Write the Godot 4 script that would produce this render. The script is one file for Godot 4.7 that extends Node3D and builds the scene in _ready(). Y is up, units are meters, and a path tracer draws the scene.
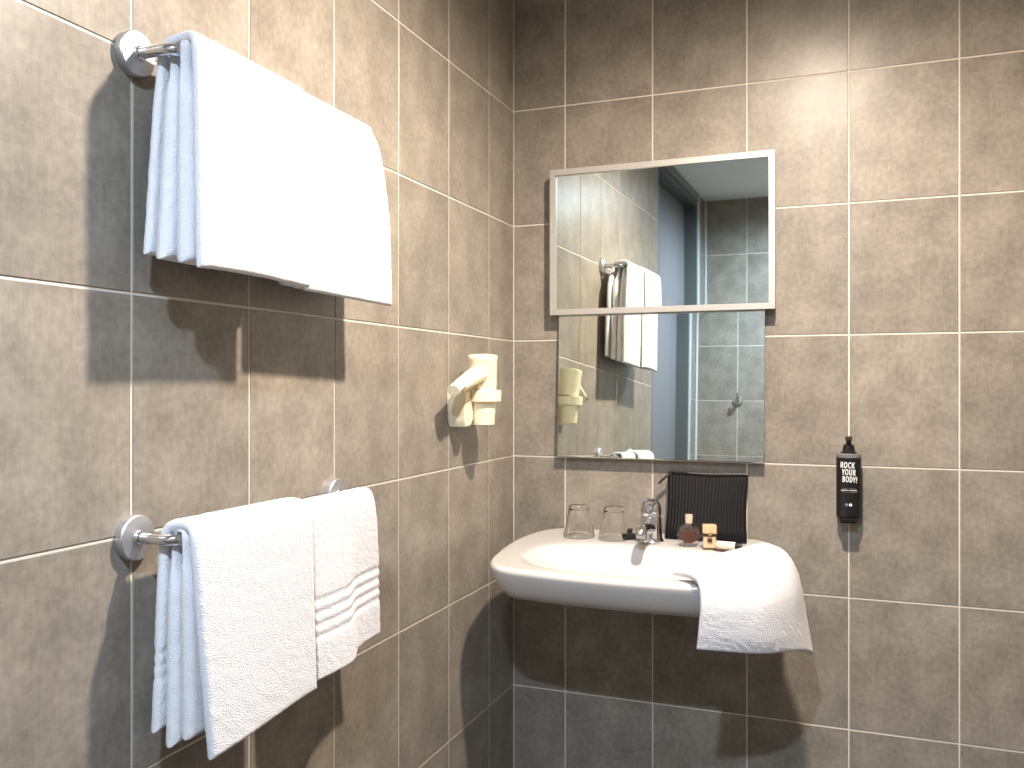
extends Node3D
# A tiled hotel bathroom corner: back wall z = 0, left wall x = 0, y up, metres.

const ROOM_X := 1.9
const ROOM_Z := 3.1
const CEIL := 2.4
const WARM := Color(1.0, 0.935, 0.86)
const COOL := Color(0.83, 0.915, 1.0)

var M := {}
var taken := {}
var tile_meshes := {}
var rng := RandomNumberGenerator.new()
var bump := FastNoiseLite.new()

# ------------------------------------------------------------------ mesh builder
class MB:
	var v := PackedVector3Array()
	var uv := PackedVector2Array()
	var f := PackedInt32Array()          # triangles, counter-clockwise seen from outside
	func vert(p: Vector3, t := Vector2.ZERO) -> int:
		v.push_back(p); uv.push_back(t)
		return v.size() - 1
	func tri(a: int, b: int, c: int) -> void:
		f.push_back(a); f.push_back(b); f.push_back(c)
	func quad(a: int, b: int, c: int, d: int) -> void:
		tri(a, b, c); tri(a, c, d)
	func poly_out(ps: Array, centre: Vector3) -> void:      # a flat convex face turned away from centre
		var n: Vector3 = (ps[1] - ps[0]).cross(ps[2] - ps[0])
		if n.dot((ps[0] + ps[2]) * 0.5 - centre) < 0.0:
			ps = ps.duplicate(); ps.reverse()
		var ids := []
		for p in ps: ids.append(vert(p))
		for i in range(1, ids.size() - 1): tri(ids[0], ids[i], ids[i + 1])
	func box(size: Vector3, at := Vector3.ZERO, bevel := 0.001, turn := Basis.IDENTITY) -> void:
		var h := size * 0.5
		var b := minf(bevel, minf(h.x, minf(h.y, h.z)) * 0.9)
		var c := func(sx, sy, sz, ax):
			var q := Vector3(sx * (h.x - (0.0 if ax == 0 else b)), sy * (h.y - (0.0 if ax == 1 else b)), sz * (h.z - (0.0 if ax == 2 else b)))
			return at + turn * q
		for s in [-1, 1]:
			poly_out([c.call(s, -1, -1, 0), c.call(s, 1, -1, 0), c.call(s, 1, 1, 0), c.call(s, -1, 1, 0)], at)
			poly_out([c.call(-1, s, -1, 1), c.call(1, s, -1, 1), c.call(1, s, 1, 1), c.call(-1, s, 1, 1)], at)
			poly_out([c.call(-1, -1, s, 2), c.call(1, -1, s, 2), c.call(1, 1, s, 2), c.call(-1, 1, s, 2)], at)
			for r in [-1, 1]:
				poly_out([c.call(s, r, -1, 0), c.call(s, r, 1, 0), c.call(s, r, 1, 1), c.call(s, r, -1, 1)], at)
				poly_out([c.call(s, -1, r, 0), c.call(s, 1, r, 0), c.call(s, 1, r, 2), c.call(s, -1, r, 2)], at)
				poly_out([c.call(-1, s, r, 1), c.call(1, s, r, 1), c.call(1, s, r, 2), c.call(-1, s, r, 2)], at)
				for q in [-1, 1]:
					poly_out([c.call(s, r, q, 0), c.call(s, r, q, 1), c.call(s, r, q, 2)], at)
	func lathe(prof: Array, seg := 32, at := Vector3.ZERO, turn := Basis.IDENTITY, sx := 1.0, sz := 1.0) -> void:
		# profile of Vector2(radius, height); outside lies to the right of its direction
		var rows := []
		for p in prof:
			var row := []
			if p.x < 1e-6:
				var i0 := vert(at + turn * Vector3(0, p.y, 0))
				for j in seg: row.append(i0)
			else:
				for j in seg:
					var a := TAU * j / seg
					row.append(vert(at + turn * Vector3(p.x * cos(a) * sx, p.y, p.x * sin(a) * sz)))
			rows.append(row)
		for i in prof.size() - 1:
			for j in seg:
				var k := (j + 1) % seg
				quad(rows[i][j], rows[i + 1][j], rows[i + 1][k], rows[i][k])
	func tube(path: Array, radii: Array, seg := 16, flat := 1.0) -> void:
		var n := path.size()
		var rows := []
		var t0: Vector3 = (path[1] - path[0]).normalized()
		var ref := Vector3.UP if absf(t0.y) < 0.9 else Vector3.RIGHT
		var u := (ref - t0 * ref.dot(t0)).normalized()
		for i in n:
			var t: Vector3 = (path[mini(i + 1, n - 1)] - path[maxi(i - 1, 0)]).normalized()
			u = (u - t * u.dot(t)).normalized()
			var w := t.cross(u)
			var row := []
			for j in seg:
				var a := TAU * j / seg
				row.append(vert(path[i] + (u * cos(a) * flat + w * sin(a)) * radii[mini(i, radii.size() - 1)]))
			rows.append(row)
		for i in n - 1:
			for j in seg:
				var k := (j + 1) % seg
				quad(rows[i][j], rows[i][k], rows[i + 1][k], rows[i + 1][j])
		var a0 := vert(path[0]); var a1 := vert(path[n - 1])
		for j in seg:
			var k := (j + 1) % seg
			tri(a0, rows[0][k], rows[0][j]); tri(a1, rows[n - 1][j], rows[n - 1][k])
	func prism(pts: Array, z0: float, z1: float, bevel := 0.0) -> void:      # convex outline in xy, counter-clockwise
		var c := Vector2.ZERO
		for p in pts: c += p
		c /= pts.size()
		var rings := [[z0, bevel], [z0 + bevel, 0.0], [z1 - bevel, 0.0], [z1, bevel]] if bevel > 0.0 else [[z0, 0.0], [z1, 0.0]]
		var rows := []
		for r in rings:
			var row := []
			for p in pts:
				var q: Vector2 = p + (c - p).normalized() * r[1]
				row.append(vert(Vector3(q.x, q.y, r[0])))
			rows.append(row)
		var n := pts.size()
		for i in rows.size() - 1:
			for j in n:
				var k := (j + 1) % n
				quad(rows[i][j], rows[i][k], rows[i + 1][k], rows[i + 1][j])
		var last: int = rows.size() - 1
		for j in range(1, n - 1):
			tri(rows[0][0], rows[0][j + 1], rows[0][j]); tri(rows[last][0], rows[last][j], rows[last][j + 1])
	func commit(crease := -1.0) -> ArrayMesh:
		var nt := f.size() / 3
		var fn := PackedVector3Array(); fn.resize(nt)
		for t in nt:
			var a := v[f[t * 3]]
			fn[t] = (v[f[t * 3 + 1]] - a).cross(v[f[t * 3 + 2]] - a)
		var ov := PackedVector3Array(); var on := PackedVector3Array(); var ou := PackedVector2Array(); var oi := PackedInt32Array()
		if crease < 0.0:
			on.resize(v.size())
			for t in nt:
				for k in 3: on[f[t * 3 + k]] += fn[t]
			for i in on.size(): on[i] = on[i].normalized() if on[i].length_squared() > 0.0 else Vector3.UP
			ov = v; ou = uv
			for t in nt:
				oi.push_back(f[t * 3]); oi.push_back(f[t * 3 + 2]); oi.push_back(f[t * 3 + 1])
		else:
			var cs := cos(deg_to_rad(crease))
			var near := []
			near.resize(v.size())
			for i in v.size(): near[i] = []
			for t in nt:
				if fn[t].length_squared() < 1e-24: continue
				for k in 3: near[f[t * 3 + k]].append(t)
			for t in nt:
				if fn[t].length_squared() < 1e-24: continue
				for k in [0, 2, 1]:
					var i := f[t * 3 + k]
					var s := Vector3.ZERO
					for o in near[i]:
						if fn[o].normalized().dot(fn[t].normalized()) >= cs: s += fn[o]
					ov.push_back(v[i]); ou.push_back(uv[i]); on.push_back(s.normalized()); oi.push_back(ov.size() - 1)
		var arr := []
		arr.resize(Mesh.ARRAY_MAX)
		arr[Mesh.ARRAY_VERTEX] = ov; arr[Mesh.ARRAY_NORMAL] = on; arr[Mesh.ARRAY_TEX_UV] = ou; arr[Mesh.ARRAY_INDEX] = oi
		var m := ArrayMesh.new()
		m.add_surface_from_arrays(Mesh.PRIMITIVE_TRIANGLES, arr)
		return m

# ------------------------------------------------------------------ scene helpers
func numbered(called: String) -> String:
	var n: int = taken.get(called, 0)
	taken[called] = n + 1
	return called if n == 0 else "%s_%03d" % [called, n]

func thing(called: String, label: String, category: String, at := Vector3.ZERO, group := "") -> Node3D:
	var o := Node3D.new()
	o.name = numbered(called)
	o.position = at
	o.set_meta("label", label); o.set_meta("category", category)
	if group != "": o.set_meta("group", group)
	add_child(o)
	return o

func part(parent: Node3D, called: String, mesh: Mesh, mat: Material, label := "") -> MeshInstance3D:
	var o := MeshInstance3D.new()
	o.name = called
	o.mesh = mesh
	o.material_override = mat
	if label != "": o.set_meta("label", label)
	parent.add_child(o, true)
	return o

func structure(o: Node3D) -> Node3D:
	o.set_meta("kind", "structure")
	return o

func boxmesh(size: Vector3, at := Vector3.ZERO, bevel := 0.001, turn := Basis.IDENTITY) -> ArrayMesh:
	var b := MB.new()
	b.box(size, at, bevel, turn)
	return b.commit(20.0)

func std(col: Color, rough := 0.5, metal := 0.0) -> StandardMaterial3D:
	var m := StandardMaterial3D.new()
	m.albedo_color = col; m.roughness = rough; m.metallic = metal
	return m

func c8(r: float, g: float, b: float) -> Color:
	return Color(r / 255.0, g / 255.0, b / 255.0)

# ------------------------------------------------------------------ procedural textures
func noise_bytes(w: int, h: int, freq: float, seed_: int, octaves := 4) -> PackedByteArray:
	var n := FastNoiseLite.new()
	n.seed = seed_; n.noise_type = FastNoiseLite.TYPE_SIMPLEX_SMOOTH; n.frequency = freq
	n.fractal_type = FastNoiseLite.FRACTAL_FBM; n.fractal_octaves = octaves
	var im := n.get_seamless_image(w, h)
	im.convert(Image.FORMAT_L8)
	return im.get_data()

func stretched(w: int, h: int, sw: int, sh: int, freq: float, seed_: int) -> PackedByteArray:
	var n := FastNoiseLite.new()
	n.seed = seed_; n.noise_type = FastNoiseLite.TYPE_SIMPLEX_SMOOTH; n.frequency = freq
	n.fractal_type = FastNoiseLite.FRACTAL_FBM; n.fractal_octaves = 3
	var im := n.get_seamless_image(sw, sh)
	im.convert(Image.FORMAT_L8)
	im.resize(w, h, Image.INTERPOLATE_CUBIC)
	return im.get_data()

func tile_images() -> Array:
	var s := 768
	var cloud := noise_bytes(s, s, 0.007, 3, 5)
	var mottle := noise_bytes(s, s, 0.05, 31, 4)
	var vs := stretched(s, s, s, 60, 0.16, 8)
	var hs := stretched(s, s, 80, s, 0.16, 14)
	var grain := noise_bytes(s, s, 0.28, 5, 2)
	var col := PackedByteArray(); col.resize(s * s * 3)
	var hgt := PackedByteArray(); hgt.resize(s * s)
	var dark := Vector3(117, 110, 101)
	var lite := Vector3(177, 168, 156)
	for i in s * s:
		var fine := 0.5 * vs[i] + 0.24 * hs[i] + 0.26 * grain[i]
		var k := clampf(0.5 + ((cloud[i] - 128) * 0.0020 + (mottle[i] - 128) * 0.0014 + (fine - 128) * 0.0014), 0.0, 1.0)
		var c := dark.lerp(lite, k)
		col[i * 3] = int(c.x); col[i * 3 + 1] = int(c.y); col[i * 3 + 2] = int(c.z)
		hgt[i] = int(clampf(fine, 0, 255))
	var a := Image.create_from_data(s, s, false, Image.FORMAT_RGB8, col)
	var b := Image.create_from_data(s, s, false, Image.FORMAT_L8, hgt)
	return [ImageTexture.create_from_image(a), ImageTexture.create_from_image(b)]

func terry_image() -> ImageTexture:
	var s := 512
	var loops := noise_bytes(s, s, 0.075, 21, 2)
	var fine := noise_bytes(s, s, 0.2, 22, 2)
	var d := PackedByteArray(); d.resize(s * s)
	for i in s * s: d[i] = int(clampf(0.65 * loops[i] + 0.35 * fine[i], 0, 255))
	return ImageTexture.create_from_image(Image.create_from_data(s, s, false, Image.FORMAT_L8, d))

func make_materials() -> void:
	var ti := tile_images()
	var tiles := []
	var tone := [1.0, 0.97, 1.03, 0.985, 1.015, 0.96, 1.0]
	for k in 7:
		var m := std(Color(tone[k], tone[k], tone[k]) * 0.97, 0.35)
		m.albedo_color.a = 1.0
		m.albedo_texture = ti[0]
		m.uv1_triplanar = true; m.uv1_world_triplanar = true
		m.uv1_scale = Vector3.ONE * 1.35
		m.uv1_offset = Vector3(0.137 * k, 0.291 * k, 0.173 * k)
		m.heightmap_enabled = true
		m.heightmap_texture = ti[1]
		m.heightmap_scale = 0.012
		m.metallic_specular = 0.42
		tiles.append(m)
	M.tiles = tiles
	M.grout = std(c8(216, 208, 197), 0.85)
	M.ceiling = std(c8(244, 244, 242), 0.9)
	M.floor = std(c8(62, 60, 58), 0.5)
	var t := std(c8(228, 227, 231), 0.95)
	t.uv1_triplanar = true
	t.uv1_scale = Vector3.ONE * 8.5
	t.heightmap_enabled = true; t.heightmap_texture = terry_image(); t.heightmap_scale = 0.2
	t.rim_enabled = true; t.rim = 0.35
	M.terry = t
	M.chrome = std(c8(222, 223, 226), 0.12, 1.0)
	M.satin = std(c8(196, 196, 199), 0.4, 0.85)
	M.mirror = std(c8(232, 240, 236), 0.015, 1.0)
	M.mirror_back = std(c8(96, 98, 96), 0.6)
	M.alu = std(c8(196, 192, 187), 0.36, 0.5)
	M.ceramic = std(c8(206, 202, 199), 0.09)
	M.ceramic.clearcoat_enabled = true; M.ceramic.clearcoat = 0.5; M.ceramic.clearcoat_roughness = 0.04
	M.cream = std(c8(243, 232, 203), 0.32)
	M.cream_dark = std(c8(120, 108, 84), 0.5)
	M.black = std(c8(18, 18, 20), 0.35)
	M.black_matte = std(c8(18, 18, 20), 0.75)
	M.black_matte.metallic_specular = 0.3
	M.rubber = std(c8(16, 16, 17), 0.6)
	M.print = std(c8(228, 228, 226), 0.6)
	M.print_grey = std(c8(120, 120, 120), 0.6)
	M.smoke = std(c8(112, 112, 110), 0.25)
	M.ribbed = std(c8(23, 22, 24), 0.6)
	M.ribbed.metallic_specular = 0.3
	M.zip = std(c8(150, 146, 140), 0.3, 0.8)
	M.leather = std(c8(52, 46, 42), 0.5)
	var g := std(Color(1, 1, 1, 0.0), 0.0)
	g.transparency = BaseMaterial3D.TRANSPARENCY_ALPHA
	g.refraction_enabled = true; g.refraction_scale = 0.05
	M.glass = g
	var pg := std(Color(0.98, 0.93, 0.90, 0.025), 0.05)
	pg.transparency = BaseMaterial3D.TRANSPARENCY_ALPHA
	M.perfume_glass = pg
	M.amber = std(c8(74, 34, 22), 0.06)
	M.peach = std(c8(240, 196, 158), 0.08)
	M.pink_cap = std(c8(236, 208, 192), 0.2, 0.25)
	M.peach_cap = std(c8(226, 188, 150), 0.24, 0.25)
	M.gold = std(c8(214, 172, 112), 0.22, 0.9)
	M.paper = std(c8(232, 222, 202), 0.5)
	M.brown = std(c8(70, 52, 46), 0.45)
	M.door = std(c8(128, 126, 129), 0.5)
	M.door_dark = std(c8(92, 96, 96), 0.5)
	M.door_trim = std(c8(206, 212, 212), 0.4)

# ------------------------------------------------------------------ tiled walls
func tile_mesh(w: float, h: float) -> ArrayMesh:
	var key := "%.4f %.4f" % [w, h]
	if not tile_meshes.has(key):
		var b := MB.new()
		var x := w * 0.5; var y := h * 0.5
		var e := 0.0011
		var p := func(sx, sy, inset, z): return Vector3(sx * (x - inset), sy * (y - inset), z)
		var c := Vector3(0, 0, -0.02)
		b.poly_out([p.call(-1, -1, e, 0.0), p.call(1, -1, e, 0.0), p.call(1, 1, e, 0.0), p.call(-1, 1, e, 0.0)], c)
		var cs := [[-1, -1], [1, -1], [1, 1], [-1, 1]]
		for i in 4:
			var a: Array = cs[i]; var d: Array = cs[(i + 1) % 4]
			b.poly_out([p.call(a[0], a[1], e, 0.0), p.call(d[0], d[1], e, 0.0), p.call(d[0], d[1], 0.0, -e), p.call(a[0], a[1], 0.0, -e)], c)
			b.poly_out([p.call(a[0], a[1], 0.0, -e), p.call(d[0], d[1], 0.0, -e), p.call(d[0], d[1], 0.0, -0.007), p.call(a[0], a[1], 0.0, -0.007)], c)
		tile_meshes[key] = b.commit(10.0)
	return tile_meshes[key]

func tile_panel(wall: Node3D, us: Array, vs: Array, place: Callable, turn: float) -> void:
	# us, vs: edges of the columns and rows; place(u, v) gives the point on the wall
	var gap := 0.0038
	for i in us.size() - 1:
		for j in vs.size() - 1:
			var w: float = us[i + 1] - us[i] - gap
			var h: float = vs[j + 1] - vs[j] - gap
			if w < 0.006 or h < 0.006: continue
			var o := part(wall, "tile", tile_mesh(w, h), M.tiles[rng.randi() % 7])
			o.position = place.call((us[i] + us[i + 1]) * 0.5, (vs[j] + vs[j + 1]) * 0.5)
			o.rotation.y = turn

func edges(first: float, step: float, lo: float, hi: float) -> Array:
	var out := [lo]
	var a := first
	while a < hi - 0.004:
		if a > lo + 0.004: out.append(a)
		a += step
	out.append(hi)
	return out

func build_room() -> void:
	var rows := edges(CEIL - 0.33 * 7, 0.33, 0.0, CEIL)
	var bed := 0.0016
	var w := structure(thing("wall_back", "beige taupe tiled wall behind the washbasin and mirrors", "wall"))
	part(w, "grout_bed", boxmesh(Vector3(ROOM_X + 0.4, CEIL + 0.2, 0.1), Vector3(ROOM_X * 0.5, CEIL * 0.5, -0.05 - bed), 0.0), M.grout)
	tile_panel(w, edges(0.1553, 0.2489, 0.0, ROOM_X), rows, func(u, v): return Vector3(u, v, 0), 0.0)

	w = structure(thing("wall_left", "beige taupe tiled wall that carries both towel rails", "wall"))
	var zd0 := 1.88; var zd1 := 2.87; var yd := 2.355
	part(w, "grout_bed", boxmesh(Vector3(0.1, CEIL, zd0), Vector3(-0.05 - bed, CEIL * 0.5, zd0 * 0.5), 0.0), M.grout)
	part(w, "grout_bed", boxmesh(Vector3(0.1, CEIL, ROOM_Z - zd1), Vector3(-0.05 - bed, CEIL * 0.5, (ROOM_Z + zd1) * 0.5), 0.0), M.grout)
	part(w, "grout_bed", boxmesh(Vector3(0.1, CEIL - yd, zd1 - zd0), Vector3(-0.05 - bed, (CEIL + yd) * 0.5, (zd0 + zd1) * 0.5), 0.0), M.door_dark)
	tile_panel(w, edges(0.1807, 0.2518, 0.0, zd0), rows, func(u, v): return Vector3(0, v, u), PI / 2)
	tile_panel(w, [zd1 + 0.03, ROOM_Z], rows, func(u, v): return Vector3(0, v, u), PI / 2)

	w = structure(thing("wall_right", "beige taupe tiled wall facing the towel rails", "wall"))
	part(w, "grout_bed", boxmesh(Vector3(0.1, CEIL + 0.2, ROOM_Z + 0.2), Vector3(ROOM_X + 0.05 + bed, CEIL * 0.5, ROOM_Z * 0.5), 0.0), M.grout)
	tile_panel(w, edges(0.1807, 0.2518, 0.0, ROOM_Z), rows, func(u, v): return Vector3(ROOM_X, v, u), -PI / 2)

	w = structure(thing("wall_front", "grey tiled wall with a chrome hook, seen in the mirrors", "wall"))
	part(w, "grout_bed", boxmesh(Vector3(ROOM_X + 0.4, CEIL + 0.2, 0.1), Vector3(ROOM_X * 0.5, CEIL * 0.5, ROOM_Z + 0.05 + bed), 0.0), M.grout)
	tile_panel(w, edges(0.25, 0.25, 0.0, ROOM_X), rows, func(u, v): return Vector3(u, v, ROOM_Z), PI)

	var fl := part(self, "floor", boxmesh(Vector3(ROOM_X + 0.4, 0.1, ROOM_Z + 0.4), Vector3(ROOM_X * 0.5, -0.05, ROOM_Z * 0.5), 0.0), M.floor, "dark grey bathroom floor below the washbasin")
	fl.set_meta("category", "floor"); structure(fl)
	var ce := part(self, "ceiling", boxmesh(Vector3(ROOM_X + 0.4, 0.1, ROOM_Z + 0.4), Vector3(ROOM_X * 0.5, CEIL + 0.05, ROOM_Z * 0.5), 0.0), M.ceiling, "plain pale grey ceiling seen in the upper mirror")
	ce.set_meta("category", "ceiling"); structure(ce)

	# the grey door and its frame, seen only in the mirrors
	var d := structure(thing("door_1", "plain grey door recessed in a dark frame, seen in the mirrors", "door", Vector3(0, 0, (zd0 + zd1) * 0.5)))
	var hz := (zd1 - zd0) * 0.5
	part(d, "door_panel", boxmesh(Vector3(0.04, yd - 0.03, hz * 2 - 0.04), Vector3(-0.092, (yd - 0.03) * 0.5, 0), 0.002), M.door)
	part(d, "jamb", boxmesh(Vector3(0.112, yd, 0.02), Vector3(-0.057, yd * 0.5, -hz + 0.01), 0.001), M.door_dark)
	part(d, "jamb", boxmesh(Vector3(0.112, yd, 0.02), Vector3(-0.057, yd * 0.5, hz - 0.01), 0.001), M.door_dark)
	part(d, "frame_head", boxmesh(Vector3(0.112, 0.03, hz * 2 - 0.04), Vector3(-0.057, yd - 0.015, 0), 0.001), M.door_dark)
	part(d, "lintel_strip", boxmesh(Vector3(0.008, CEIL - yd, hz * 2), Vector3(0.0025, (CEIL + yd) * 0.5, 0), 0.001), M.door)
	part(d, "casing", boxmesh(Vector3(0.009, CEIL, 0.03), Vector3(0.003, CEIL * 0.5, hz + 0.015), 0.001), M.door_trim)
	var tr := part(self, "trim_1", boxmesh(Vector3(0.014, CEIL, 0.014), Vector3(0.007, CEIL * 0.5, ROOM_Z - 0.007), 0.004), M.door_trim, "pale sealing strip in the corner beside the door, seen in the mirrors")
	tr.set_meta("category", "trim"); structure(tr)

func downlight(at: Vector3, colour: Color, energy: float, cone: float, label: String) -> void:
	var t := thing("ceiling_downlight", label, "ceiling light", at, "round ceiling downlights")
	var b := MB.new()
	b.lathe([Vector2(0.042, -0.004), Vector2(0.046, -0.0085), Vector2(0.056, -0.0075), Vector2(0.06, -0.003), Vector2(0.06, 0.0), Vector2(0.042, 0.0), Vector2(0.042, -0.004)], 40)
	part(t, "trim_ring", b.commit(40.0), M.alu)
	b = MB.new()
	b.lathe([Vector2(0, -0.0045), Vector2(0.042, -0.0045), Vector2(0.042, -0.001), Vector2(0, -0.001)], 40)
	var lens := std(colour, 0.4)
	lens.emission_enabled = true; lens.emission = colour; lens.emission_energy_multiplier = 12.0
	part(t, "glowing_lens", b.commit(40.0), lens)
	var l := SpotLight3D.new()
	l.name = "lamp"
	l.position = Vector3(0, -0.012, 0)
	l.rotation.x = -PI / 2
	l.light_color = colour; l.light_energy = energy; l.light_size = 0.042
	l.spot_range = 6.0; l.spot_attenuation = 2.0; l.spot_angle = cone; l.spot_angle_attenuation = 0.8
	l.shadow_enabled = true
	t.add_child(l)

# ------------------------------------------------------------------ cloth
func sample_rows(n: int, length: float, thick: float) -> Array:
	# parameters 0..1, closer together where the edge is rounded
	var e := thick * 0.5 / length
	var out := []
	for k in 5: out.append(e * (1.0 - cos(PI * 0.5 * k / 4.0)))
	for k in range(1, n): out.append(e + (1.0 - 2.0 * e) * k / n)
	for k in range(4, -1, -1): out.append(1.0 - e * (1.0 - cos(PI * 0.5 * k / 4.0)))
	return out

func sheet(f: Callable, nu: int, nv: int, width: float, length: float, thick: float, groove = null, rough := 0.0008) -> ArrayMesh:
	var us := sample_rows(nu, width, thick)
	var vs := sample_rows(nv, length, thick)
	var cu := us.size(); var cv := vs.size()
	var p := []
	for i in cu:
		var row := PackedVector3Array()
		var g: Callable = f.call(us[i])
		for j in cv: row.push_back(g.call(vs[j]))
		p.append(row)
	var b := MB.new()
	var half := thick * 0.5
	var back := []
	for side in [1.0, -1.0]:
		for i in cu:
			for j in cv:
				var du: Vector3 = p[mini(i + 1, cu - 1)][j] - p[maxi(i - 1, 0)][j]
				var dv: Vector3 = p[i][mini(j + 1, cv - 1)] - p[i][maxi(j - 1, 0)]
				var n := du.cross(dv).normalized()
				var d := minf(minf(us[i], 1.0 - us[i]) * width, minf(vs[j], 1.0 - vs[j]) * length)
				var q := 1.0 - minf(d / half, 1.0)
				var h := half * sqrt(maxf(0.0, 1.0 - q * q))
				if groove != null: h -= groove.call(us[i], vs[j])
				var c: Vector3 = p[i][j]
				var r := bump.get_noise_3d(c.x * 1000 + side * 300, c.y * 1000, c.z * 1000) * rough * 1.3 + bump.get_noise_3d(c.x * 230 + side * 90, c.y * 230, c.z * 230) * rough * 0.4
				b.vert(c + n * side * maxf(h, 0.0) + n * r * (1.0 if h > 0.0001 else 0.0))
	var o := cu * cv
	for i in cu - 1:
		for j in cv - 1:
			var a := i * cv + j
			b.quad(a, a + cv, a + cv + 1, a + 1)
			b.quad(o + a, o + a + 1, o + a + cv + 1, o + a + cv)
	return b.commit()

func spline(pts: Array) -> Callable:
	# arc-length Catmull-Rom curve through the points, as a function of 0..1
	var line := PackedVector3Array()
	var n := pts.size()
	for i in n - 1:
		var a: Vector3 = pts[maxi(i - 1, 0)]; var b: Vector3 = pts[i]; var c: Vector3 = pts[i + 1]; var d: Vector3 = pts[mini(i + 2, n - 1)]
		for k in 10: line.push_back(b.cubic_interpolate(c, a, d, k / 10.0))
	line.push_back(pts[n - 1])
	var acc := PackedFloat32Array([0.0])
	for i in range(1, line.size()): acc.push_back(acc[i - 1] + line[i].distance_to(line[i - 1]))
	var total := acc[acc.size() - 1]
	return func(v):
		var s: float = clampf(v, 0, 1) * total
		var lo := acc.bsearch(s)
		lo = clampi(lo, 1, line.size() - 1)
		var k := (s - acc[lo - 1]) / maxf(acc[lo] - acc[lo - 1], 1e-7)
		return line[lo - 1].lerp(line[lo], clampf(k, 0, 1))

func smooth(a: float, b: float, x: float) -> float:
	return smoothstep(a, b, x)

# one layer of towel hung over a rail: z0 (near end) to z1, back drop to yb, front drop to yf
func hung(z0: float, z1: float, bar: Vector2, yb: float, yf: float, xb: float, xf: float, rad: float, thick: float, wave: Callable, groove = null, nu := 46, nv := 84) -> ArrayMesh:
	var at := Vector3(0, bar.y, z0)
	var length := (bar.y - yb) + (bar.y - yf) + PI * rad
	var f := func(u):
		var w: Array = wave.call(u)       # [front x, back x, front y, back y, front z, back z] offsets at the hems
		var z := lerpf(z0, z1, u)
		var half := thick * 0.5
		var xr := xb + (bar.x - xb) * 0.25       # back and front of the roll over the bar
		var xl := xf - (xf - bar.x) * 0.25
		var pts := [
			Vector3(xb + w[1], yb + w[3], z + w[5]),
			Vector3(xb + w[1] * 0.66, lerpf(yb + w[3], bar.y, 0.34), z + w[5] * 0.66),
			Vector3(xb + w[1] * 0.3, lerpf(yb + w[3], bar.y, 0.7), z + w[5] * 0.3),
			Vector3(xb, bar.y - 0.022, z + w[6] * 0.8),
			Vector3(xb + (bar.x - xb) * 0.12, bar.y + rad * 0.3, z + w[6]),
			Vector3(xr + (bar.x - xb) * 0.2, bar.y + rad * 0.86, z + w[6]),
			Vector3(bar.x, bar.y + rad, z + w[6]),
			Vector3(xl - (xf - bar.x) * 0.2, bar.y + rad * 0.86, z + w[6] + w[7] * 0.4),
			Vector3(xf - (xf - bar.x) * 0.12, bar.y + rad * 0.2, z + w[6] + w[7] * 0.9),
			Vector3(xf, bar.y - 0.03, z + w[6] * 0.55 + w[7]),
			Vector3(xf + w[0] * 0.35, lerpf(bar.y, yf + w[2], 0.42), z + w[4] * 0.3 + w[6] * 0.08 + w[7]),
			Vector3(xf + w[0] * 0.7, lerpf(bar.y, yf + w[2], 0.72), z + w[4] * 0.66 + w[7]),
			Vector3(xf + w[0], yf + w[2], z + w[4] + w[7])]
		for i in pts.size(): pts[i] -= at
		return spline(pts)
	return sheet(f, nu, nv, absf(z1 - z0), length, thick, groove)

func towel_rail(y: float, label: String) -> void:
	var z0 := 1.44; var z1 := 0.942
	var t := thing("towel_rail", label, "towel rail", Vector3(0, y, z0), "chrome towel rails")
	var turn := Basis(Vector3(0, 0, 1), -PI / 2)       # lathe axis points away from the wall
	var mat: Material = M.satin
	for z in [0.0, z1 - z0]:
		var b := MB.new()
		b.lathe([Vector2(0, 0), Vector2(0.0305, 0), Vector2(0.0312, 0.001), Vector2(0.0312, 0.0105), Vector2(0.0295, 0.0125), Vector2(0.011, 0.0132), Vector2(0, 0.0132)], 48, Vector3(0, 0, z), turn)
		var fl := part(t, "wall_flange", b.commit(35.0), mat)
		b = MB.new()
		b.lathe([Vector2(0, 0.012), Vector2(0.0105, 0.012), Vector2(0.0105, 0.0165), Vector2(0.0095, 0.018), Vector2(0, 0.018)], 28, Vector3(0, 0, z), turn)
		part(fl, "collar", b.commit(35.0), M.chrome)
	var path := []
	var r := 0.026; var x := 0.076; var zl := z1 - z0
	path.append(Vector3(0.012, 0, 0))
	for k in 9:
		var a := PI * 0.5 * k / 8.0
		path.append(Vector3(x - r + r * sin(a), 0, -r + r * cos(a)))
	for k in range(8, -1, -1):
		var a := PI * 0.5 * k / 8.0
		path.append(Vector3(x - r + r * sin(a), 0, zl + r - r * cos(a)))
	path.append(Vector3(0.012, 0, zl))
	var b2 := MB.new()
	b2.tube(path, [0.008], 20)
	part(t, "bar", b2.commit(50.0), M.chrome)

func thin_roll(cut: float) -> Callable:      # the fold is squeezed where it passes over the bar
	return func(_u, v): return cut * smooth(0.34, 0.44, v) * (1.0 - smooth(0.56, 0.66, v))

func border_grooves(at: float, gap: float, n: int) -> Callable:
	return func(_u, v):
		var s := 0.0
		for k in n:
			var d: float = (v - at - gap * k) / 0.0075
			s += 0.0026 * exp(-d * d)
		return s

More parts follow.
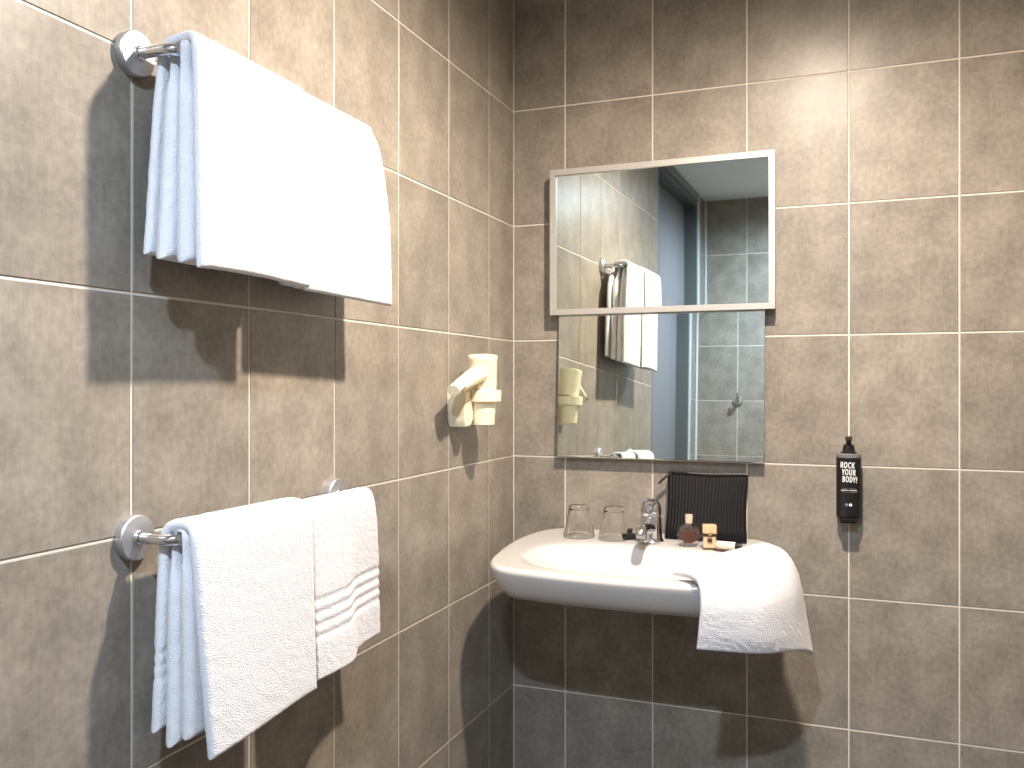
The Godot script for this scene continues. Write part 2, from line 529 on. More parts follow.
func build_towels() -> void:
	var bar := Vector2(0.076, 1.7355)
	# upper rail: two thick folded bath towels side by side
	var g := "white towels on the upper rail"
	var t := thing("bath_towel", "thick folded white bath towel at the outer end of the upper rail", "towel", Vector3(0, bar.y, 1.430), g)
	part(t, "outer_fold", hung(1.427, 1.183, bar, 1.460, 1.440, 0.036, 0.109, 0.0195, 0.0135, func(u): return [0.003 + 0.0015 * sin(u * 5.0), -0.002, 0.002 * sin(u * 4.0), 0.0, -0.004 * (1.0 - u), 0.022 * (1.0 - u), 0.0, 0.013 * (1.0 - u)]), M.terry)
	part(t, "inner_fold", hung(1.424, 1.187, bar, 1.452, 1.447, 0.0565, 0.0865, 0.0125, 0.025, func(u): return [0.002, 0.002, 0.0, 0.0, 0.002 * (1.0 - u), 0.022 * (1.0 - u), 0.0, 0.014 * (1.0 - u)], thin_roll(0.0077)), M.terry)
	t = thing("bath_towel", "thick folded white bath towel on the upper rail, its end towards the washbasin", "towel", Vector3(0, bar.y, 1.181), g)
	part(t, "outer_fold", hung(1.171, 0.904, bar, 1.456, 1.436, 0.036, 0.100, 0.0185, 0.0125, func(u): return [-0.002 + 0.006 * u, 0.0, -0.004 * u, 0.0, -0.006 * u, -0.008 * u, 0.055 * u * u * u, 0.0]), M.terry)
	part(t, "inner_fold", hung(1.169, 0.918, bar, 1.446, 1.440, 0.0565, 0.080, 0.0135, 0.022, func(u): return [0.001, 0.0, 0.0, 0.0, -0.004 * u, -0.006 * u, 0.055 * u * u * u, 0.0], thin_roll(0.0062)), M.terry)

	# lower rail: a hand towel folded lengthwise and, behind it, one that shows its woven border
	bar = Vector2(0.076, 1.0765)
	g = "white towels on the lower rail"
	t = thing("hand_towel", "white hand towel folded double over the outer half of the lower rail", "towel", Vector3(0, bar.y, 1.434), g)
	var wb := func(u): return [0.008 + 0.004 * sin(u * 4.0 + 1.0), 0.002 * sin(u * 9.0), 0.012 * u - 0.002, 0.006 * sin(u * 7.0), -0.018 * (1.0 - u) - 0.006 * u, 0.014 * (1.0 - u), 0.0, 0.008 * (1.0 - u)]
	part(t, "outer_fold", hung(1.424, 1.164, bar, 0.818, 0.786, 0.044, 0.107, 0.0195, 0.0155, wb, border_grooves(0.115, 0.026, 3), 46, 120), M.terry)
	part(t, "inner_fold", hung(1.420, 1.168, bar, 0.802, 0.812, 0.0625, 0.087, 0.0130, 0.020, func(u): return [0.004, 0.008, 0.0, 0.004 * sin(u * 8.0), 0.0, 0.014 * (1.0 - u), 0.0, 0.006 * (1.0 - u)], thin_roll(0.0054)), M.terry)
	t = thing("hand_towel", "white hand towel with three woven border ridges on the lower rail", "towel", Vector3(0, bar.y, 1.158), g)
	var wc := func(u): return [0.004 - 0.010 * smooth(0.42, 0.62, u) + 0.006 * sin(u * 5.0), 0.0, 0.010 * smooth(0.45, 0.6, u) + 0.006 * u, 0.0, -0.012 * (1.0 - u) - 0.026 * u, -0.02 * u, 0.018 * u * u * u, 0.0]
	part(t, "cloth", hung(1.158, 0.938, bar, 0.83, 0.800, 0.050, 0.094, 0.0145, 0.0095, wc, border_grooves(0.775, 0.034, 4), 46, 140), M.terry)

func bicubic_rows(cols: Array, at: Vector3) -> Callable:
	return func(u):
		var n := cols.size()
		var s: float = clampf(u, 0, 1) * (n - 1)
		var i := mini(int(s), n - 2)
		var k := s - i
		var pts := []
		for r in cols[0].size():
			var a: Vector3 = cols[maxi(i - 1, 0)][r]; var b: Vector3 = cols[i][r]; var c: Vector3 = cols[i + 1][r]; var d: Vector3 = cols[mini(i + 2, n - 1)][r]
			pts.append(b.cubic_interpolate(c, a, d, k) - at)
		return spline(pts)

func basin_towel() -> void:
	var at := Vector3(0.72, 0.9, 0.35)
	var t := thing("face_towel", "white face towel draped over the corner of the washbasin", "towel", at)
	var cols := [
		[Vector3(0.547, 0.876, 0.456), Vector3(0.585, 0.879, 0.487), Vector3(0.612, 0.871, 0.518), Vector3(0.620, 0.83, 0.530), Vector3(0.616, 0.78, 0.528), Vector3(0.611, 0.735, 0.522)],
		[Vector3(0.600, 0.886, 0.340), Vector3(0.660, 0.893, 0.405), Vector3(0.708, 0.880, 0.468), Vector3(0.726, 0.838, 0.488), Vector3(0.731, 0.77, 0.486), Vector3(0.730, 0.726, 0.476)],
		[Vector3(0.655, 0.889, 0.230), Vector3(0.706, 0.893, 0.290), Vector3(0.758, 0.882, 0.345), Vector3(0.784, 0.835, 0.368), Vector3(0.792, 0.76, 0.374), Vector3(0.796, 0.708, 0.371)],
		[Vector3(0.698, 0.890, 0.130), Vector3(0.733, 0.892, 0.160), Vector3(0.765, 0.880, 0.195), Vector3(0.790, 0.835, 0.210), Vector3(0.807, 0.75, 0.225), Vector3(0.823, 0.668, 0.240)]]
	part(t, "cloth", sheet(bicubic_rows(cols, at), 70, 70, 0.40, 0.34, 0.015), M.terry)

# ------------------------------------------------------------------ washbasin
func rim_y(z: float) -> float:
	return 0.885 - 0.05 * z

func washbasin() -> void:
	var cx := 0.43
	var half := [Vector2(cx, 0.002), Vector2(0.30, 0.002), Vector2(0.20, 0.002), Vector2(0.148, 0.014), Vector2(0.106, 0.06), Vector2(0.083, 0.14), Vector2(0.077, 0.22), Vector2(0.083, 0.32), Vector2(0.1, 0.415), Vector2(0.145, 0.476), Vector2(0.24, 0.496), Vector2(0.34, 0.503), Vector2(cx, 0.505)]
	var ctrl := half.duplicate()
	for i in range(half.size() - 2, 0, -1): ctrl.append(Vector2(cx + (cx - half[i].x) * 0.935, half[i].y))
	var O := []
	var n := ctrl.size()
	for i in n:
		for k in 6:
			O.append((ctrl[i] as Vector2).cubic_interpolate(ctrl[(i + 1) % n], ctrl[(i + n - 1) % n], ctrl[(i + 2) % n], k / 6.0))
	var m := O.size()
	for i in m: O[i].y = maxf(O[i].y, 0.001)
	var N := []
	for i in m:
		var d: Vector2 = O[(i + 1) % m] - O[(i + m - 1) % m]
		var q := Vector2(d.y, -d.x).normalized()
		if q.dot(O[i] - Vector2(cx, 0.26)) < 0.0: q = -q
		N.append(q)
	var bc := Vector2(cx, 0.318)
	var B := []
	for i in m:
		var d: Vector2 = (O[i] - Vector2(cx, 0.29)).normalized()
		var e := Vector2(d.x / 0.265, d.y / 0.142)
		var pw := 2.6
		var rr := pow(pow(absf(e.x), pw) + pow(absf(e.y), pw), -1.0 / pw)
		B.append(bc + d * rr)
	var at := Vector3(cx, 0.8, 0.0)
	var b := MB.new()
	var rows := []
	var add := func(fn: Callable):
		var row := []
		for i in m: row.append(b.vert(fn.call(i) - at))
		rows.append(row)
	# bowl from the drain outwards
	for k in range(1, 15):
		var s := k / 14.0
		var dep := -0.072 * pow(1.0 - pow(s, 2.6), 0.8)
		add.call(func(i):
			var q: Vector2 = bc.lerp(B[i], s * 0.985)
			return Vector3(q.x, rim_y(q.y) - 0.007 + dep, q.y))
	add.call(func(i):
		var q: Vector2 = bc.lerp(B[i], 1.02)
		return Vector3(q.x, rim_y(q.y) - 0.0025, q.y))
	for s in [0.12, 0.3, 0.6, 0.85]:
		add.call(func(i):
			var q: Vector2 = (B[i] as Vector2).lerp(O[i] - N[i] * 0.012, s)
			return Vector3(q.x, rim_y(q.y) - (0.0006 if s < 0.2 else 0.0), q.y))
	# rounded outer edge, apron, underside
	for e in [[0.012, 0.0], [0.007, -0.0008], [0.003, -0.0032], [0.0006, -0.0075], [0.0005, -0.013], [0.0045, -0.026], [0.0105, -0.040], [0.018, -0.053], [0.027, -0.065], [0.038, -0.0755], [0.05, -0.082], [0.085, -0.084], [0.13, -0.088], [0.165, -0.092], [0.2, -0.095]]:
		add.call(func(i):
			var q: Vector2 = O[i] - N[i] * e[0] if e[0] < 0.06 else (O[i] - N[i] * 0.05).lerp(bc, (e[0] - 0.05) / 0.2)
			q.y = maxf(q.y, 0.001)
			return Vector3(q.x, rim_y(q.y) + e[1], q.y))
	var c0 := b.vert(Vector3(bc.x, rim_y(bc.y) - 0.079, bc.y) - at)
	var c1 := b.vert(Vector3(bc.x, rim_y(bc.y) - 0.096, bc.y) - at)
	# winding: find out which way round the outline runs
	var area := 0.0
	for i in m: area += (O[i] as Vector2).cross(O[(i + 1) % m])
	var flip := area > 0.0
	for r in rows.size() - 1:
		for i in m:
			var k := (i + 1) % m
			if flip: b.quad(rows[r][i], rows[r + 1][i], rows[r + 1][k], rows[r][k])
			else: b.quad(rows[r][i], rows[r][k], rows[r + 1][k], rows[r + 1][i])
	var last: int = rows.size() - 1
	for i in m:
		var k := (i + 1) % m
		if flip:
			b.tri(c0, rows[0][i], rows[0][k]); b.tri(c1, rows[last][k], rows[last][i])
		else:
			b.tri(c0, rows[0][k], rows[0][i]); b.tri(c1, rows[last][i], rows[last][k])
	var t := thing("washbasin", "white ceramic wall-hung washbasin with a rounded front", "washbasin", at)
	part(t, "basin_body", b.commit(), M.ceramic)
	b = MB.new()
	b.lathe([Vector2(0, -0.006), Vector2(0.03, -0.006), Vector2(0.032, 0.0), Vector2(0.028, 0.003), Vector2(0.018, 0.001), Vector2(0, 0.0)], 32, Vector3(bc.x, rim_y(bc.y) - 0.075, bc.y) - at)
	part(t, "drain", b.commit(40.0), M.chrome)

func faucet() -> void:
	var at := Vector3(0.425, rim_y(0.115), 0.115)
	var t := thing("basin_tap", "chrome single lever mixer tap on the washbasin", "tap", at)
	t.scale = Vector3(1.18, 1.0, 1.1)
	var b := MB.new()
	b.lathe([Vector2(0, 0), Vector2(0.028, 0), Vector2(0.0285, 0.003), Vector2(0.026, 0.007), Vector2(0.0245, 0.012), Vector2(0.0235, 0.04), Vector2(0.0225, 0.062), Vector2(0.021, 0.066), Vector2(0, 0.066)], 40)
	part(t, "body", b.commit(35.0), M.chrome)
	b = MB.new()
	b.tube([Vector3(0, 0.034, 0.008), Vector3(0, 0.042, 0.03), Vector3(0, 0.048, 0.06), Vector3(0, 0.049, 0.088), Vector3(0, 0.046, 0.1), Vector3(0, 0.038, 0.105), Vector3(0, 0.033, 0.106)], [0.0155, 0.015, 0.0135, 0.0125, 0.012, 0.0115, 0.0108], 20)
	var sp := part(t, "spout", b.commit(50.0), M.chrome)
	b = MB.new()
	b.lathe([Vector2(0, 0), Vector2(0.0095, 0), Vector2(0.0098, 0.008), Vector2(0, 0.008)], 20, Vector3(0, 0.0275, 0.106))
	part(sp, "aerator", b.commit(35.0), M.satin)
	b = MB.new()
	b.lathe([Vector2(0, 0.067), Vector2(0.0205, 0.067), Vector2(0.0222, 0.07), Vector2(0.0225, 0.085), Vector2(0.020, 0.098), Vector2(0.014, 0.107), Vector2(0.006, 0.111), Vector2(0, 0.1115)], 40)
	part(t, "cartridge_dome", b.commit(40.0), M.chrome)
	b = MB.new()
	b.tube([Vector3(0, 0.104, -0.004), Vector3(0, 0.108, 0.02), Vector3(0, 0.113, 0.045), Vector3(0, 0.118, 0.066), Vector3(0, 0.119, 0.071)], [0.012, 0.0105, 0.009, 0.008, 0.005], 18, 0.45)
	part(t, "lever", b.commit(50.0), M.chrome)

	at = Vector3(0.366, rim_y(0.098), 0.098)
	t = thing("basin_plug", "black rubber basin plug lying beside the tap", "plug", at)
	b = MB.new()
	b.lathe([Vector2(0, 0), Vector2(0.018, 0), Vector2(0.0215, 0.010), Vector2(0.0215, 0.013), Vector2(0.012, 0.0145), Vector2(0, 0.0145)], 28)
	part(t, "stopper", b.commit(35.0), M.rubber)
	b = MB.new()
	b.lathe([Vector2(0, 0.014), Vector2(0.007, 0.014), Vector2(0.0055, 0.018), Vector2(0.0075, 0.023), Vector2(0.005, 0.027), Vector2(0, 0.028)], 20)
	part(t, "knob", b.commit(40.0), M.rubber)

func tumblers() -> void:
	var b := MB.new()
	b.lathe([Vector2(0, 0.0735), Vector2(0.018, 0.073), Vector2(0.0228, 0.070), Vector2(0.0398, 0.0012), Vector2(0.0408, 0.0), Vector2(0.042, 0.0012), Vector2(0.0264, 0.081), Vector2(0.0248, 0.0835), Vector2(0.021, 0.0838), Vector2(0.016, 0.0825), Vector2(0, 0.082)], 48)
	var me := b.commit(50.0)
	var labels := ["clear glass tumbler upside down on the washbasin, nearer the hair dryer", "clear glass tumbler upside down on the washbasin, nearer the tap"]
	var spots := [Vector3(0.231, 0, 0.112), Vector3(0.327, 0, 0.112)]
	for i in 2:
		var p: Vector3 = spots[i]
		p.y = rim_y(p.z) + 0.0006
		var t := thing("drinking_glass", labels[i], "glass", p, "upside down tumblers")
		part(t, "glass_body", me, M.glass)

# ------------------------------------------------------------------ mirrors
func mirrors() -> void:
	var x0 := 0.1245; var x1 := 0.7275; var y0 := 1.4775; var y1 := 1.8805
	var zf := 0.043
	var fw := 0.0155
	var c := Vector3((x0 + x1) * 0.5, (y0 + y1) * 0.5, 0.0)
	var t := thing("framed_mirror", "rectangular wall mirror in a narrow silver frame", "mirror", c)
	part(t, "backing_board", boxmesh(Vector3(x1 - x0 - 0.012, y1 - y0 - 0.026, zf - 0.011), Vector3(0, 0.010, (zf - 0.011) * 0.5), 0.001), M.mirror_back)
	part(t, "mirror_glass", boxmesh(Vector3(x1 - x0 - 2 * fw + 0.006, y1 - y0 - 2 * fw + 0.006, 0.004), Vector3(0, 0, zf - 0.0075), 0.0005, Basis(Vector3.UP, deg_to_rad(-0.55)) * Basis(Vector3.RIGHT, deg_to_rad(-0.1))), M.mirror)
	# four mitred rails: trapezoid outline, bevelled
	var hx := (x1 - x0) * 0.5; var hy := (y1 - y0) * 0.5
	var quads := [
		[Vector2(-hx, hy), Vector2(-hx + fw, hy - fw), Vector2(hx - fw, hy - fw), Vector2(hx, hy)],
		[Vector2(-hx, -hy), Vector2(hx, -hy), Vector2(hx - fw, -hy + fw), Vector2(-hx + fw, -hy + fw)],
		[Vector2(-hx, hy), Vector2(-hx, -hy), Vector2(-hx + fw, -hy + fw), Vector2(-hx + fw, hy - fw)],
		[Vector2(hx, hy), Vector2(hx - fw, hy - fw), Vector2(hx - fw, -hy + fw), Vector2(hx, -hy)]]
	for q in quads:
		var b := MB.new()
		b.prism(q, 0.021, zf, 0.0012)
		part(t, "frame_side", b.commit(20.0), M.alu)

	# frameless mirror below, its foot tilted out from the wall
	x0 = 0.142; x1 = 0.7005
	var tilt := deg_to_rad(2.08)
	var foot := Vector3((x0 + x1) * 0.5, 1.084, 0.0)
	t = thing("frameless_mirror", "frameless wall mirror below the silver framed one", "mirror", foot)
	var h := 0.405
	var ba := Basis(Vector3.RIGHT, -tilt)
	var zb := 0.025
	part(t, "mirror_glass", boxmesh(Vector3(x1 - x0, h, 0.005), Vector3(0, 0, zb + 0.0025) + ba * Vector3(0, h * 0.5, 0), 0.0012, ba), M.mirror)
	var b := MB.new()
	var top := zb - sin(tilt) * (h - 0.01)
	var pts := [Vector3(0, 0.012, 0.0005), Vector3(0, 0.012, zb - 0.001), Vector3(0, h - 0.01, top - 0.0008), Vector3(0, h - 0.01, 0.0005)]
	var hw := (x1 - x0) * 0.5 - 0.012
	var cc := Vector3(0, h * 0.5, 0.01)
	var L := []; var R := []
	for p in pts: L.append(p - Vector3(hw, 0, 0)); R.append(p + Vector3(hw, 0, 0))
	b.poly_out(L, cc); b.poly_out(R, cc)
	for i in 4:
		var k := (i + 1) % 4
		b.poly_out([L[i], L[k], R[k], R[i]], cc)
	part(t, "backing_board", b.commit(20.0), M.mirror_back)

# ------------------------------------------------------------------ wall things
func hair_dryer() -> void:
	# a cream pistol hair dryer parked nozzle down in its wall holder
	var ax := Vector3(0.062, 1.186, 0.370)
	var t := thing("wall_hair_dryer", "cream plastic hair dryer parked in its wall holder", "hair dryer", ax)
	var b := MB.new()
	b.lathe([Vector2(0.0, 0.004), Vector2(0.024, 0.004), Vector2(0.0275, 0.0), Vector2(0.029, 0.001), Vector2(0.0305, 0.022), Vector2(0.0308, 0.0235), Vector2(0.0300, 0.0243), Vector2(0.0308, 0.0252), Vector2(0.033, 0.05), Vector2(0.033, 0.06)], 40)
	part(t, "nozzle", b.commit(35.0), M.cream)
	b = MB.new()
	b.lathe([Vector2(0.03, 0.056), Vector2(0.044, 0.056), Vector2(0.0455, 0.058), Vector2(0.046, 0.082), Vector2(0.0445, 0.085), Vector2(0.03, 0.086)], 40)
	part(t, "holder_ring", b.commit(35.0), M.cream)
	b = MB.new()
	var tilt := Basis(Vector3(0.92, 0, -0.39).normalized(), deg_to_rad(9.0))
	var pivot := Vector3(0, 0.1, 0) - tilt * Vector3(0, 0.1, 0)
	b.lathe([Vector2(0.033, 0.084), Vector2(0.0345, 0.1), Vector2(0.0345, 0.117), Vector2(0.0338, 0.1178), Vector2(0.0345, 0.1186), Vector2(0.035, 0.14), Vector2(0.0352, 0.158), Vector2(0.0365, 0.162), Vector2(0.0365, 0.168), Vector2(0.035, 0.1705), Vector2(0.031, 0.1705), Vector2(0.029, 0.166), Vector2(0, 0.166)], 40, pivot, tilt)
	part(t, "motor_body", b.commit(35.0), M.cream)
	b = MB.new()
	b.lathe([Vector2(0, 0.164), Vector2(0.0285, 0.164), Vector2(0.0285, 0.1672), Vector2(0, 0.1672)], 32, pivot, tilt)
	part(t, "air_inlet", b.commit(35.0), M.paper)
	b = MB.new()
	b.tube([Vector3(0, 0.126, 0.012), Vector3(0, 0.122, 0.04), Vector3(0, 0.112, 0.08), Vector3(0, 0.1, 0.12), Vector3(0, 0.089, 0.155), Vector3(0, 0.085, 0.170)], [0.027, 0.026, 0.0228, 0.020, 0.0178, 0.0155], 24, 0.8)
	var hd := part(t, "handle", b.commit(50.0), M.cream)
	b = MB.new()
	b.box(Vector3(0.005, 0.007, 0.024), Vector3(0.0168, 0.089, 0.150), 0.002, Basis(Vector3.RIGHT, 0.35))
	part(hd, "switch", b.commit(20.0), M.cream_dark)
	# holder arm that grows out of the wall under the handle
	b = MB.new()
	var arm := [Vector2(-0.078, 0.084), Vector2(-0.078, 0.05), Vector2(-0.075, 0.015), Vector2(-0.068, -0.003), Vector2(-0.045, -0.003), Vector2(-0.03, 0.012), Vector2(-0.028, 0.06), Vector2(-0.034, 0.088)]
	b.prism(arm, -0.0615, -0.012, 0.004)
	var mm := b.commit(30.0)
	var o := part(t, "holder_arm", mm, M.cream)
	o.rotation.y = PI / 2
	o.position = Vector3(0, 0, 0)

func soap_dispenser() -> void:
	var at := Vector3(0.902, 0.953, 0.0)
	var t := thing("soap_dispenser", "black pump soap bottle with white lettering in a wall bracket", "soap dispenser", at)
	t.scale = Vector3(1.0, 0.97, 1.0)
	var oval := func(prof: Array, seg := 40) -> ArrayMesh:
		var q := MB.new()
		q.lathe(prof, seg, Vector3(0, 0, 0.031), Basis.IDENTITY, 1.0, 0.72)
		return q.commit(35.0)
	part(t, "bottle", oval.call([Vector2(0, 0.002), Vector2(0.026, 0.002), Vector2(0.0285, 0.005), Vector2(0.0292, 0.01), Vector2(0.0292, 0.154), Vector2(0.0286, 0.156), Vector2(0, 0.156)]), M.black)
	part(t, "shoulder", oval.call([Vector2(0, 0.155), Vector2(0.0283, 0.155), Vector2(0.0288, 0.157), Vector2(0.0286, 0.164), Vector2(0.026, 0.1665), Vector2(0, 0.1668)]), M.smoke, "translucent grey band")
	var pump := part(t, "pump_collar", oval.call([Vector2(0, 0.1662), Vector2(0.0185, 0.1662), Vector2(0.019, 0.169), Vector2(0.0165, 0.1705), Vector2(0.0145, 0.172), Vector2(0.0128, 0.186), Vector2(0.011, 0.189), Vector2(0.0065, 0.19), Vector2(0.0055, 0.20), Vector2(0, 0.2)]), M.black)
	var b := MB.new()
	b.tube([Vector3(0, 0.203, 0.03), Vector3(0, 0.2035, 0.042), Vector3(0, 0.2025, 0.052), Vector3(0, 0.199, 0.058)], [0.0065, 0.006, 0.005, 0.0042], 16)
	part(pump, "nozzle", b.commit(50.0), M.black)
	b = MB.new()
	b.lathe([Vector2(0, 0.1985), Vector2(0.0072, 0.1985), Vector2(0.0078, 0.2), Vector2(0.008, 0.207), Vector2(0.0065, 0.2095), Vector2(0, 0.21)], 20, Vector3(0, 0, 0.031))
	part(pump, "pump_head", b.commit(40.0), M.black)
	b = MB.new()
	b.box(Vector3(0.038, 0.012, 0.052), Vector3(0, -0.0035, 0.0265), 0.003)
	b.box(Vector3(0.038, 0.12, 0.0095), Vector3(0, 0.052, 0.0053), 0.002)
	part(t, "wall_bracket", b.commit(20.0), M.black_matte)
	# printed front
	var font := SystemFont.new()
	font.font_names = PackedStringArray(["Droid Sans"])
	font.font_weight = 700
	var lines := [["ROCK", -0.0026, 0.1375, 0.0325], ["YOUR", 0.0004, 0.1195, 0.0325], ["BODY!", 0.0024, 0.1015, 0.0335]]
	for l in lines:
		var tm := TextMesh.new()
		tm.text = l[0]; tm.font = font; tm.font_size = 64; tm.pixel_size = 0.0178 / 64.0; tm.depth = 0.0012; tm.curve_step = 2.0
		var wide: float = tm.get_aabb().size.x
		var o := part(t, "lettering", tm, M.print)
		o.scale = Vector3(l[3] / maxf(wide, 0.001), 1.16, 1.0)
		o.position = Vector3(l[1], l[2], 0.0516)
		o.rotation.z = deg_to_rad(-3.0)
	for l in [[0.0785, 0.031, 0.0008, "g"], [0.074, 0.037, 0.0014, "w"], [0.0692, 0.036, 0.0009, "g"]]:
		part(t, "fine_print", boxmesh(Vector3(l[1], l[2], 0.0012), Vector3(0.001, l[0], 0.0514), 0.0002), M.print if l[3] == "w" else M.print_grey)
	for l in [[-0.0045, "g"], [0.0045, "w"]]:
		b = MB.new()
		b.lathe([Vector2(0, 0), Vector2(0.0037, 0), Vector2(0.0037, 0.0012), Vector2(0, 0.0012)], 20, Vector3(l[0], 0.0375, 0.0512), Basis(Vector3.RIGHT, PI / 2))
		part(t, "seal_mark", b.commit(35.0), M.print if l[1] == "w" else M.print_grey)

func wall_hook() -> void:
	var t := thing("robe_hook", "small chrome hook on the grey tiled wall, seen in the mirrors", "hook", Vector3(0.254, 1.41, ROOM_Z))
	var turn := Basis(Vector3.RIGHT, -PI / 2)
	var b := MB.new()
	b.lathe([Vector2(0, 0), Vector2(0.027, 0), Vector2(0.028, 0.002), Vector2(0.028, 0.009), Vector2(0.025, 0.012), Vector2(0, 0.0125)], 36, Vector3.ZERO, turn)
	part(t, "rosette", b.commit(35.0), M.chrome)
	b = MB.new()
	b.tube([Vector3(0, 0, -0.008), Vector3(0, -0.004, -0.028), Vector3(0, 0.0, -0.046), Vector3(0, 0.014, -0.056), Vector3(0, 0.034, -0.058), Vector3(0, 0.046, -0.057)], [0.0085, 0.008, 0.0075, 0.007, 0.0075, 0.006], 16)
	part(t, "prong", b.commit(50.0), M.chrome)

# ------------------------------------------------------------------ things on the basin
func pouch() -> void:
	var at := Vector3(0.556, rim_y(0.09), 0.0)
	var t := thing("toiletry_pouch", "black zip pouch with narrow vertical ribs leaning on the wall", "pouch", at)
	var w := 0.204; var h := 0.160
	var b := MB.new()
	var nu := 23 * 8; var nv := 24
	# front and back walls of a soft wedge, closer together at the top
	var thickness := func(u, v):
		var eu := 1.0 - pow(absf(u * 2.0 - 1.0), 3.0)
		return 0.003 + (0.021 * pow(1.0 - v, 0.7) + 0.003) * (0.25 + 0.75 * eu) * (0.35 + 0.65 * smooth(0.0, 0.12, v))
	for side in [1.0, -1.0]:
		for i in nu + 1:
			for j in nv + 1:
				var u := float(i) / nu; var v := float(j) / nv
				var th: float = thickness.call(u, v)
				th += 0.0026 * (absf(sin(u * 23.0 * PI)) - 1.0)       # sewn ribs with a sharp groove between them
				if i == 0 or i == nu or j == 0 or j == nv: th = 0.0
				var pinch := 0.004 * sin(v * PI)
				var x := (u - 0.5) * (w - 2 * pinch) + 0.003 * (0.5 - v)
				var y := v * h + (0.0015 * cos(u * PI * 2.0) - 0.001) * v - 0.0025 * cos(u * PI * 2.0) * (1.0 - v) + 0.0068
				var z: float = lerpf(0.074, 0.021, v) + th * side
				b.vert(Vector3(x, y, z), Vector2(u, v))
	var o := (nu + 1) * (nv + 1)
	for i in nu:
		for j in nv:
			var a := i * (nv + 1) + j
			b.quad(a, a + nv + 1, a + nv + 2, a + 1)
			b.quad(o + a, o + a + 1, o + a + nv + 2, o + a + nv + 1)
	part(t, "fabric_body", b.commit(), M.ribbed)
	# seam piping round the edge
	b = MB.new()
	var loop := []
	var edge := func(u, v):
		var pinch := 0.004 * sin(v * PI)
		return Vector3((u - 0.5) * (w - 2 * pinch) + 0.003 * (0.5 - v), v * h + (0.0015 * cos(u * PI * 2.0) - 0.001) * v - 0.0025 * cos(u * PI * 2.0) * (1.0 - v) + 0.0068, lerpf(0.074, 0.021, v))
	for k in 13: loop.append(edge.call(0.0, 1.0 - k / 12.0))
	for k in range(1, 13): loop.append(edge.call(k / 12.0, 0.0))
	for k in range(1, 13): loop.append(edge.call(1.0, k / 12.0))
	b.tube(loop, [0.0032], 10)
	part(t, "piping", b.commit(60.0), M.black_matte)
	b = MB.new()
	var zp := []
	for k in 17: zp.append(edge.call(k / 16.0, 1.0) + Vector3(0, 0.0008, 0))
	b.tube(zp, [0.0042], 10)
	part(t, "zip_band", b.commit(60.0), M.black_matte)
	b = MB.new()
	for k in 17: zp[k] += Vector3(0, 0.004, 0.001)
	b.tube(zp.slice(4), [0.0011], 8)
	part(t, "zip_teeth", b.commit(60.0), M.zip)
	b = MB.new()
	b.tube([Vector3(-0.096, 0.168, 0.026), Vector3(-0.104, 0.162, 0.032), Vector3(-0.116, 0.152, 0.034), Vector3(-0.127, 0.141, 0.033)], [0.0035, 0.0042, 0.0055, 0.0055], 10, 0.6)
	part(t, "zip_pull", b.commit(50.0), M.leather)

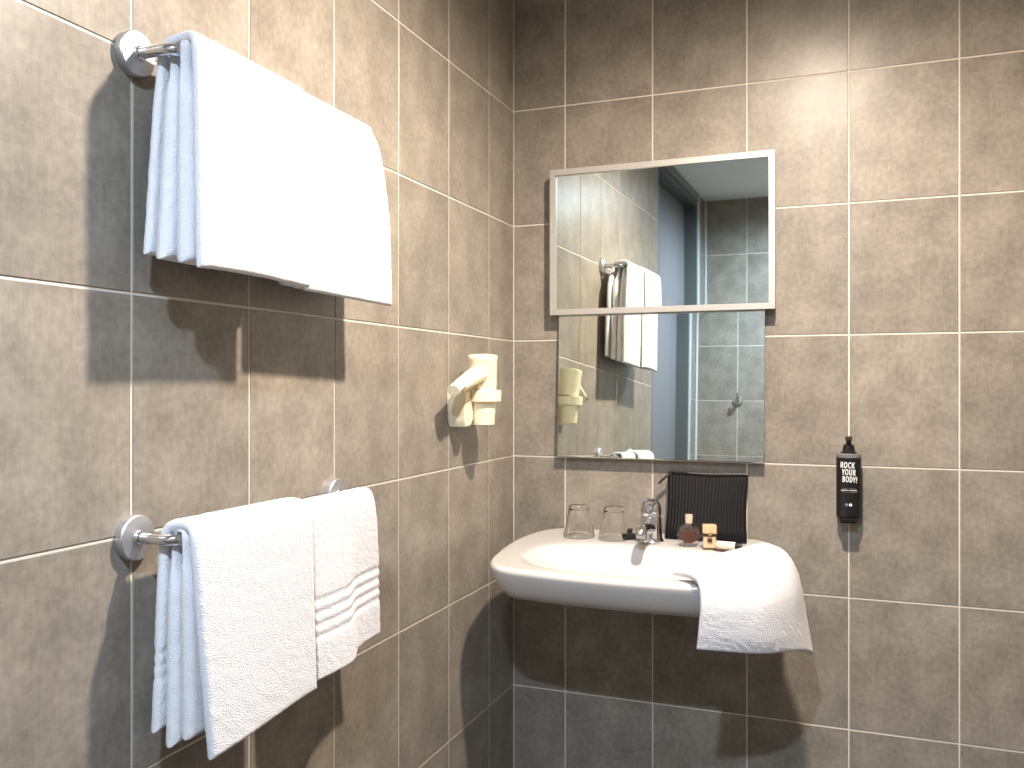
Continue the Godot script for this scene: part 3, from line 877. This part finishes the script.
func perfumes() -> void:
	# round faceted bottle, dark liquid
	var at := Vector3(0.528, rim_y(0.142), 0.142)
	var t := thing("perfume_bottle", "faceted round perfume bottle with dark liquid and pale pink cap", "perfume bottle", at)
	var b := MB.new()
	var outline := func(r: float, flat: float, n := 10):
		var ps := []
		for k in n:
			var a := TAU * (k + 0.5) / n - PI * 0.5
			ps.append(Vector2(cos(a) * r, maxf(sin(a) * r, -r * flat) + r * flat))
		return ps
	b.prism(outline.call(0.0305, 0.93), -0.0135, 0.0135, 0.007)
	part(t, "glass_body", b.commit(12.0), M.perfume_glass)
	b = MB.new()
	var liq := []
	for p in outline.call(0.0228, 0.9): liq.append(Vector2(p.x, minf(p.y + 0.010, 0.0405)))
	b.prism(liq, -0.0105, 0.0105, 0.002)
	part(t, "dark_liquid", b.commit(12.0), M.amber)
	b = MB.new()
	b.lathe([Vector2(0, 0.0555), Vector2(0.0075, 0.0555), Vector2(0.0075, 0.060), Vector2(0, 0.060)], 24)
	part(t, "collar", b.commit(35.0), M.gold)
	b = MB.new()
	b.lathe([Vector2(0, 0.0585), Vector2(0.008, 0.0585), Vector2(0.0092, 0.06), Vector2(0.0098, 0.078), Vector2(0.009, 0.0805), Vector2(0, 0.081)], 8)
	part(t, "cap", b.commit(20.0), M.pink_cap)
	b = MB.new()
	b.box(Vector3(0.010, 0.0075, 0.005), Vector3(0.0105, 0.0545, 0.0085), 0.0015, Basis(Vector3(0, 0, 1), -0.3))
	part(t, "ribbon", b.commit(20.0), M.black)
	t.rotation.y = 0.2

	at = Vector3(0.581, rim_y(0.158), 0.158)
	t = thing("perfume_bottle", "small square perfume bottle with peach liquid and beige block cap", "perfume bottle", at)
	b = MB.new()
	b.box(Vector3(0.0355, 0.036, 0.024), Vector3(0, 0.0182, 0), 0.002)
	part(t, "glass_body", b.commit(20.0), M.perfume_glass)
	b = MB.new()
	b.box(Vector3(0.0300, 0.0285, 0.0185), Vector3(0, 0.0185, 0), 0.002)
	part(t, "peach_liquid", b.commit(20.0), M.peach)
	part(t, "label", boxmesh(Vector3(0.012, 0.009, 0.0012), Vector3(0, 0.024, 0.0124), 0.0002), M.brown)
	b = MB.new()
	b.box(Vector3(0.037, 0.0032, 0.0255), Vector3(0, 0.0378, 0), 0.0008)
	part(t, "band", b.commit(20.0), M.black)
	b = MB.new()
	b.box(Vector3(0.034, 0.0225, 0.0235), Vector3(0, 0.0505, 0), 0.002)
	var cap := part(t, "cap", b.commit(20.0), M.peach_cap)
	b = MB.new()
	b.lathe([Vector2(0, 0), Vector2(0.0048, 0), Vector2(0.004, 0.0025), Vector2(0, 0.003)], 16, Vector3(0, 0.0385, 0.012), Basis(Vector3.RIGHT, PI / 2))
	part(cap, "clasp", b.commit(35.0), M.gold)
	t.rotation.y = 0.25

	# cream tube lying flat and a pencil in front of it
	at = Vector3(0.622, rim_y(0.15) + 0.0105, 0.150)
	t = thing("cosmetic_tube", "cream cosmetic tube with a dark end lying by the pouch", "cosmetic tube", at)
	b = MB.new()
	b.tube([Vector3(-0.04, -0.0005, 0.0), Vector3(-0.02, 0, 0), Vector3(0.012, 0, 0), Vector3(0.022, 0, 0)], [0.0098], 20)
	part(t, "tube_body", b.commit(50.0), M.paper)
	b = MB.new()
	b.tube([Vector3(0.0215, 0, 0), Vector3(0.030, 0, 0), Vector3(0.037, 0, 0)], [0.0095, 0.0094, 0.0085], 20)
	part(t, "tube_cap", b.commit(50.0), M.black)
	t.rotation.y = -0.12
	at = Vector3(0.615, rim_y(0.175) + 0.0032, 0.178)
	t = thing("cosmetic_pencil", "thin dark brown cosmetic pencil beside the square perfume bottle", "pencil", at)
	b = MB.new()
	b.tube([Vector3(-0.026, 0, 0), Vector3(0.02, 0, 0)], [0.0028], 8)
	part(t, "shaft", b.commit(30.0), M.brown)
	b = MB.new()
	b.tube([Vector3(0.02, 0, 0), Vector3(0.028, 0, 0)], [0.0026, 0.0008], 8)
	part(t, "tip", b.commit(30.0), M.black)
	t.rotation.y = -0.5

# ------------------------------------------------------------------ scene
func _ready() -> void:
	rng.seed = 11
	bump.seed = 77; bump.frequency = 0.12; bump.fractal_octaves = 2
	var cam := Camera3D.new()
	cam.name = "camera"
	cam.position = Vector3(0.9242, 1.286, 2.3792)
	cam.rotation.y = 0.37232623
	cam.fov = 46.83
	cam.near = 0.02
	add_child(cam)
	cam.current = true
	var we := WorldEnvironment.new()
	var env := Environment.new()
	env.background_mode = Environment.BG_COLOR
	env.background_color = Color(0.02, 0.02, 0.02)
	env.tonemap_mode = Environment.TONE_MAPPER_LINEAR
	env.tonemap_exposure = 1.16
	env.sdfgi_enabled = true; env.ssao_enabled = true; env.ssil_enabled = true
	we.environment = env
	add_child(we)
	make_materials()
	downlight(Vector3(0.81, CEIL, 0.97), WARM, 6.2, 88.0, "round ceiling downlight above the washbasin side of the room")
	downlight(Vector3(0.75, CEIL, 2.5), COOL, 5.6, 86.0, "round ceiling downlight beside the grey door")

	build_room()
	washbasin()
	mirrors()
	towel_rail(1.7355, "chrome towel rail with round wall flanges, the upper of two")
	towel_rail(1.0765, "chrome towel rail with round wall flanges, the lower of two")
	build_towels()
	basin_towel()
	hair_dryer()
	soap_dispenser()
	wall_hook()
	faucet()
	tumblers()
	pouch()
	perfumes()
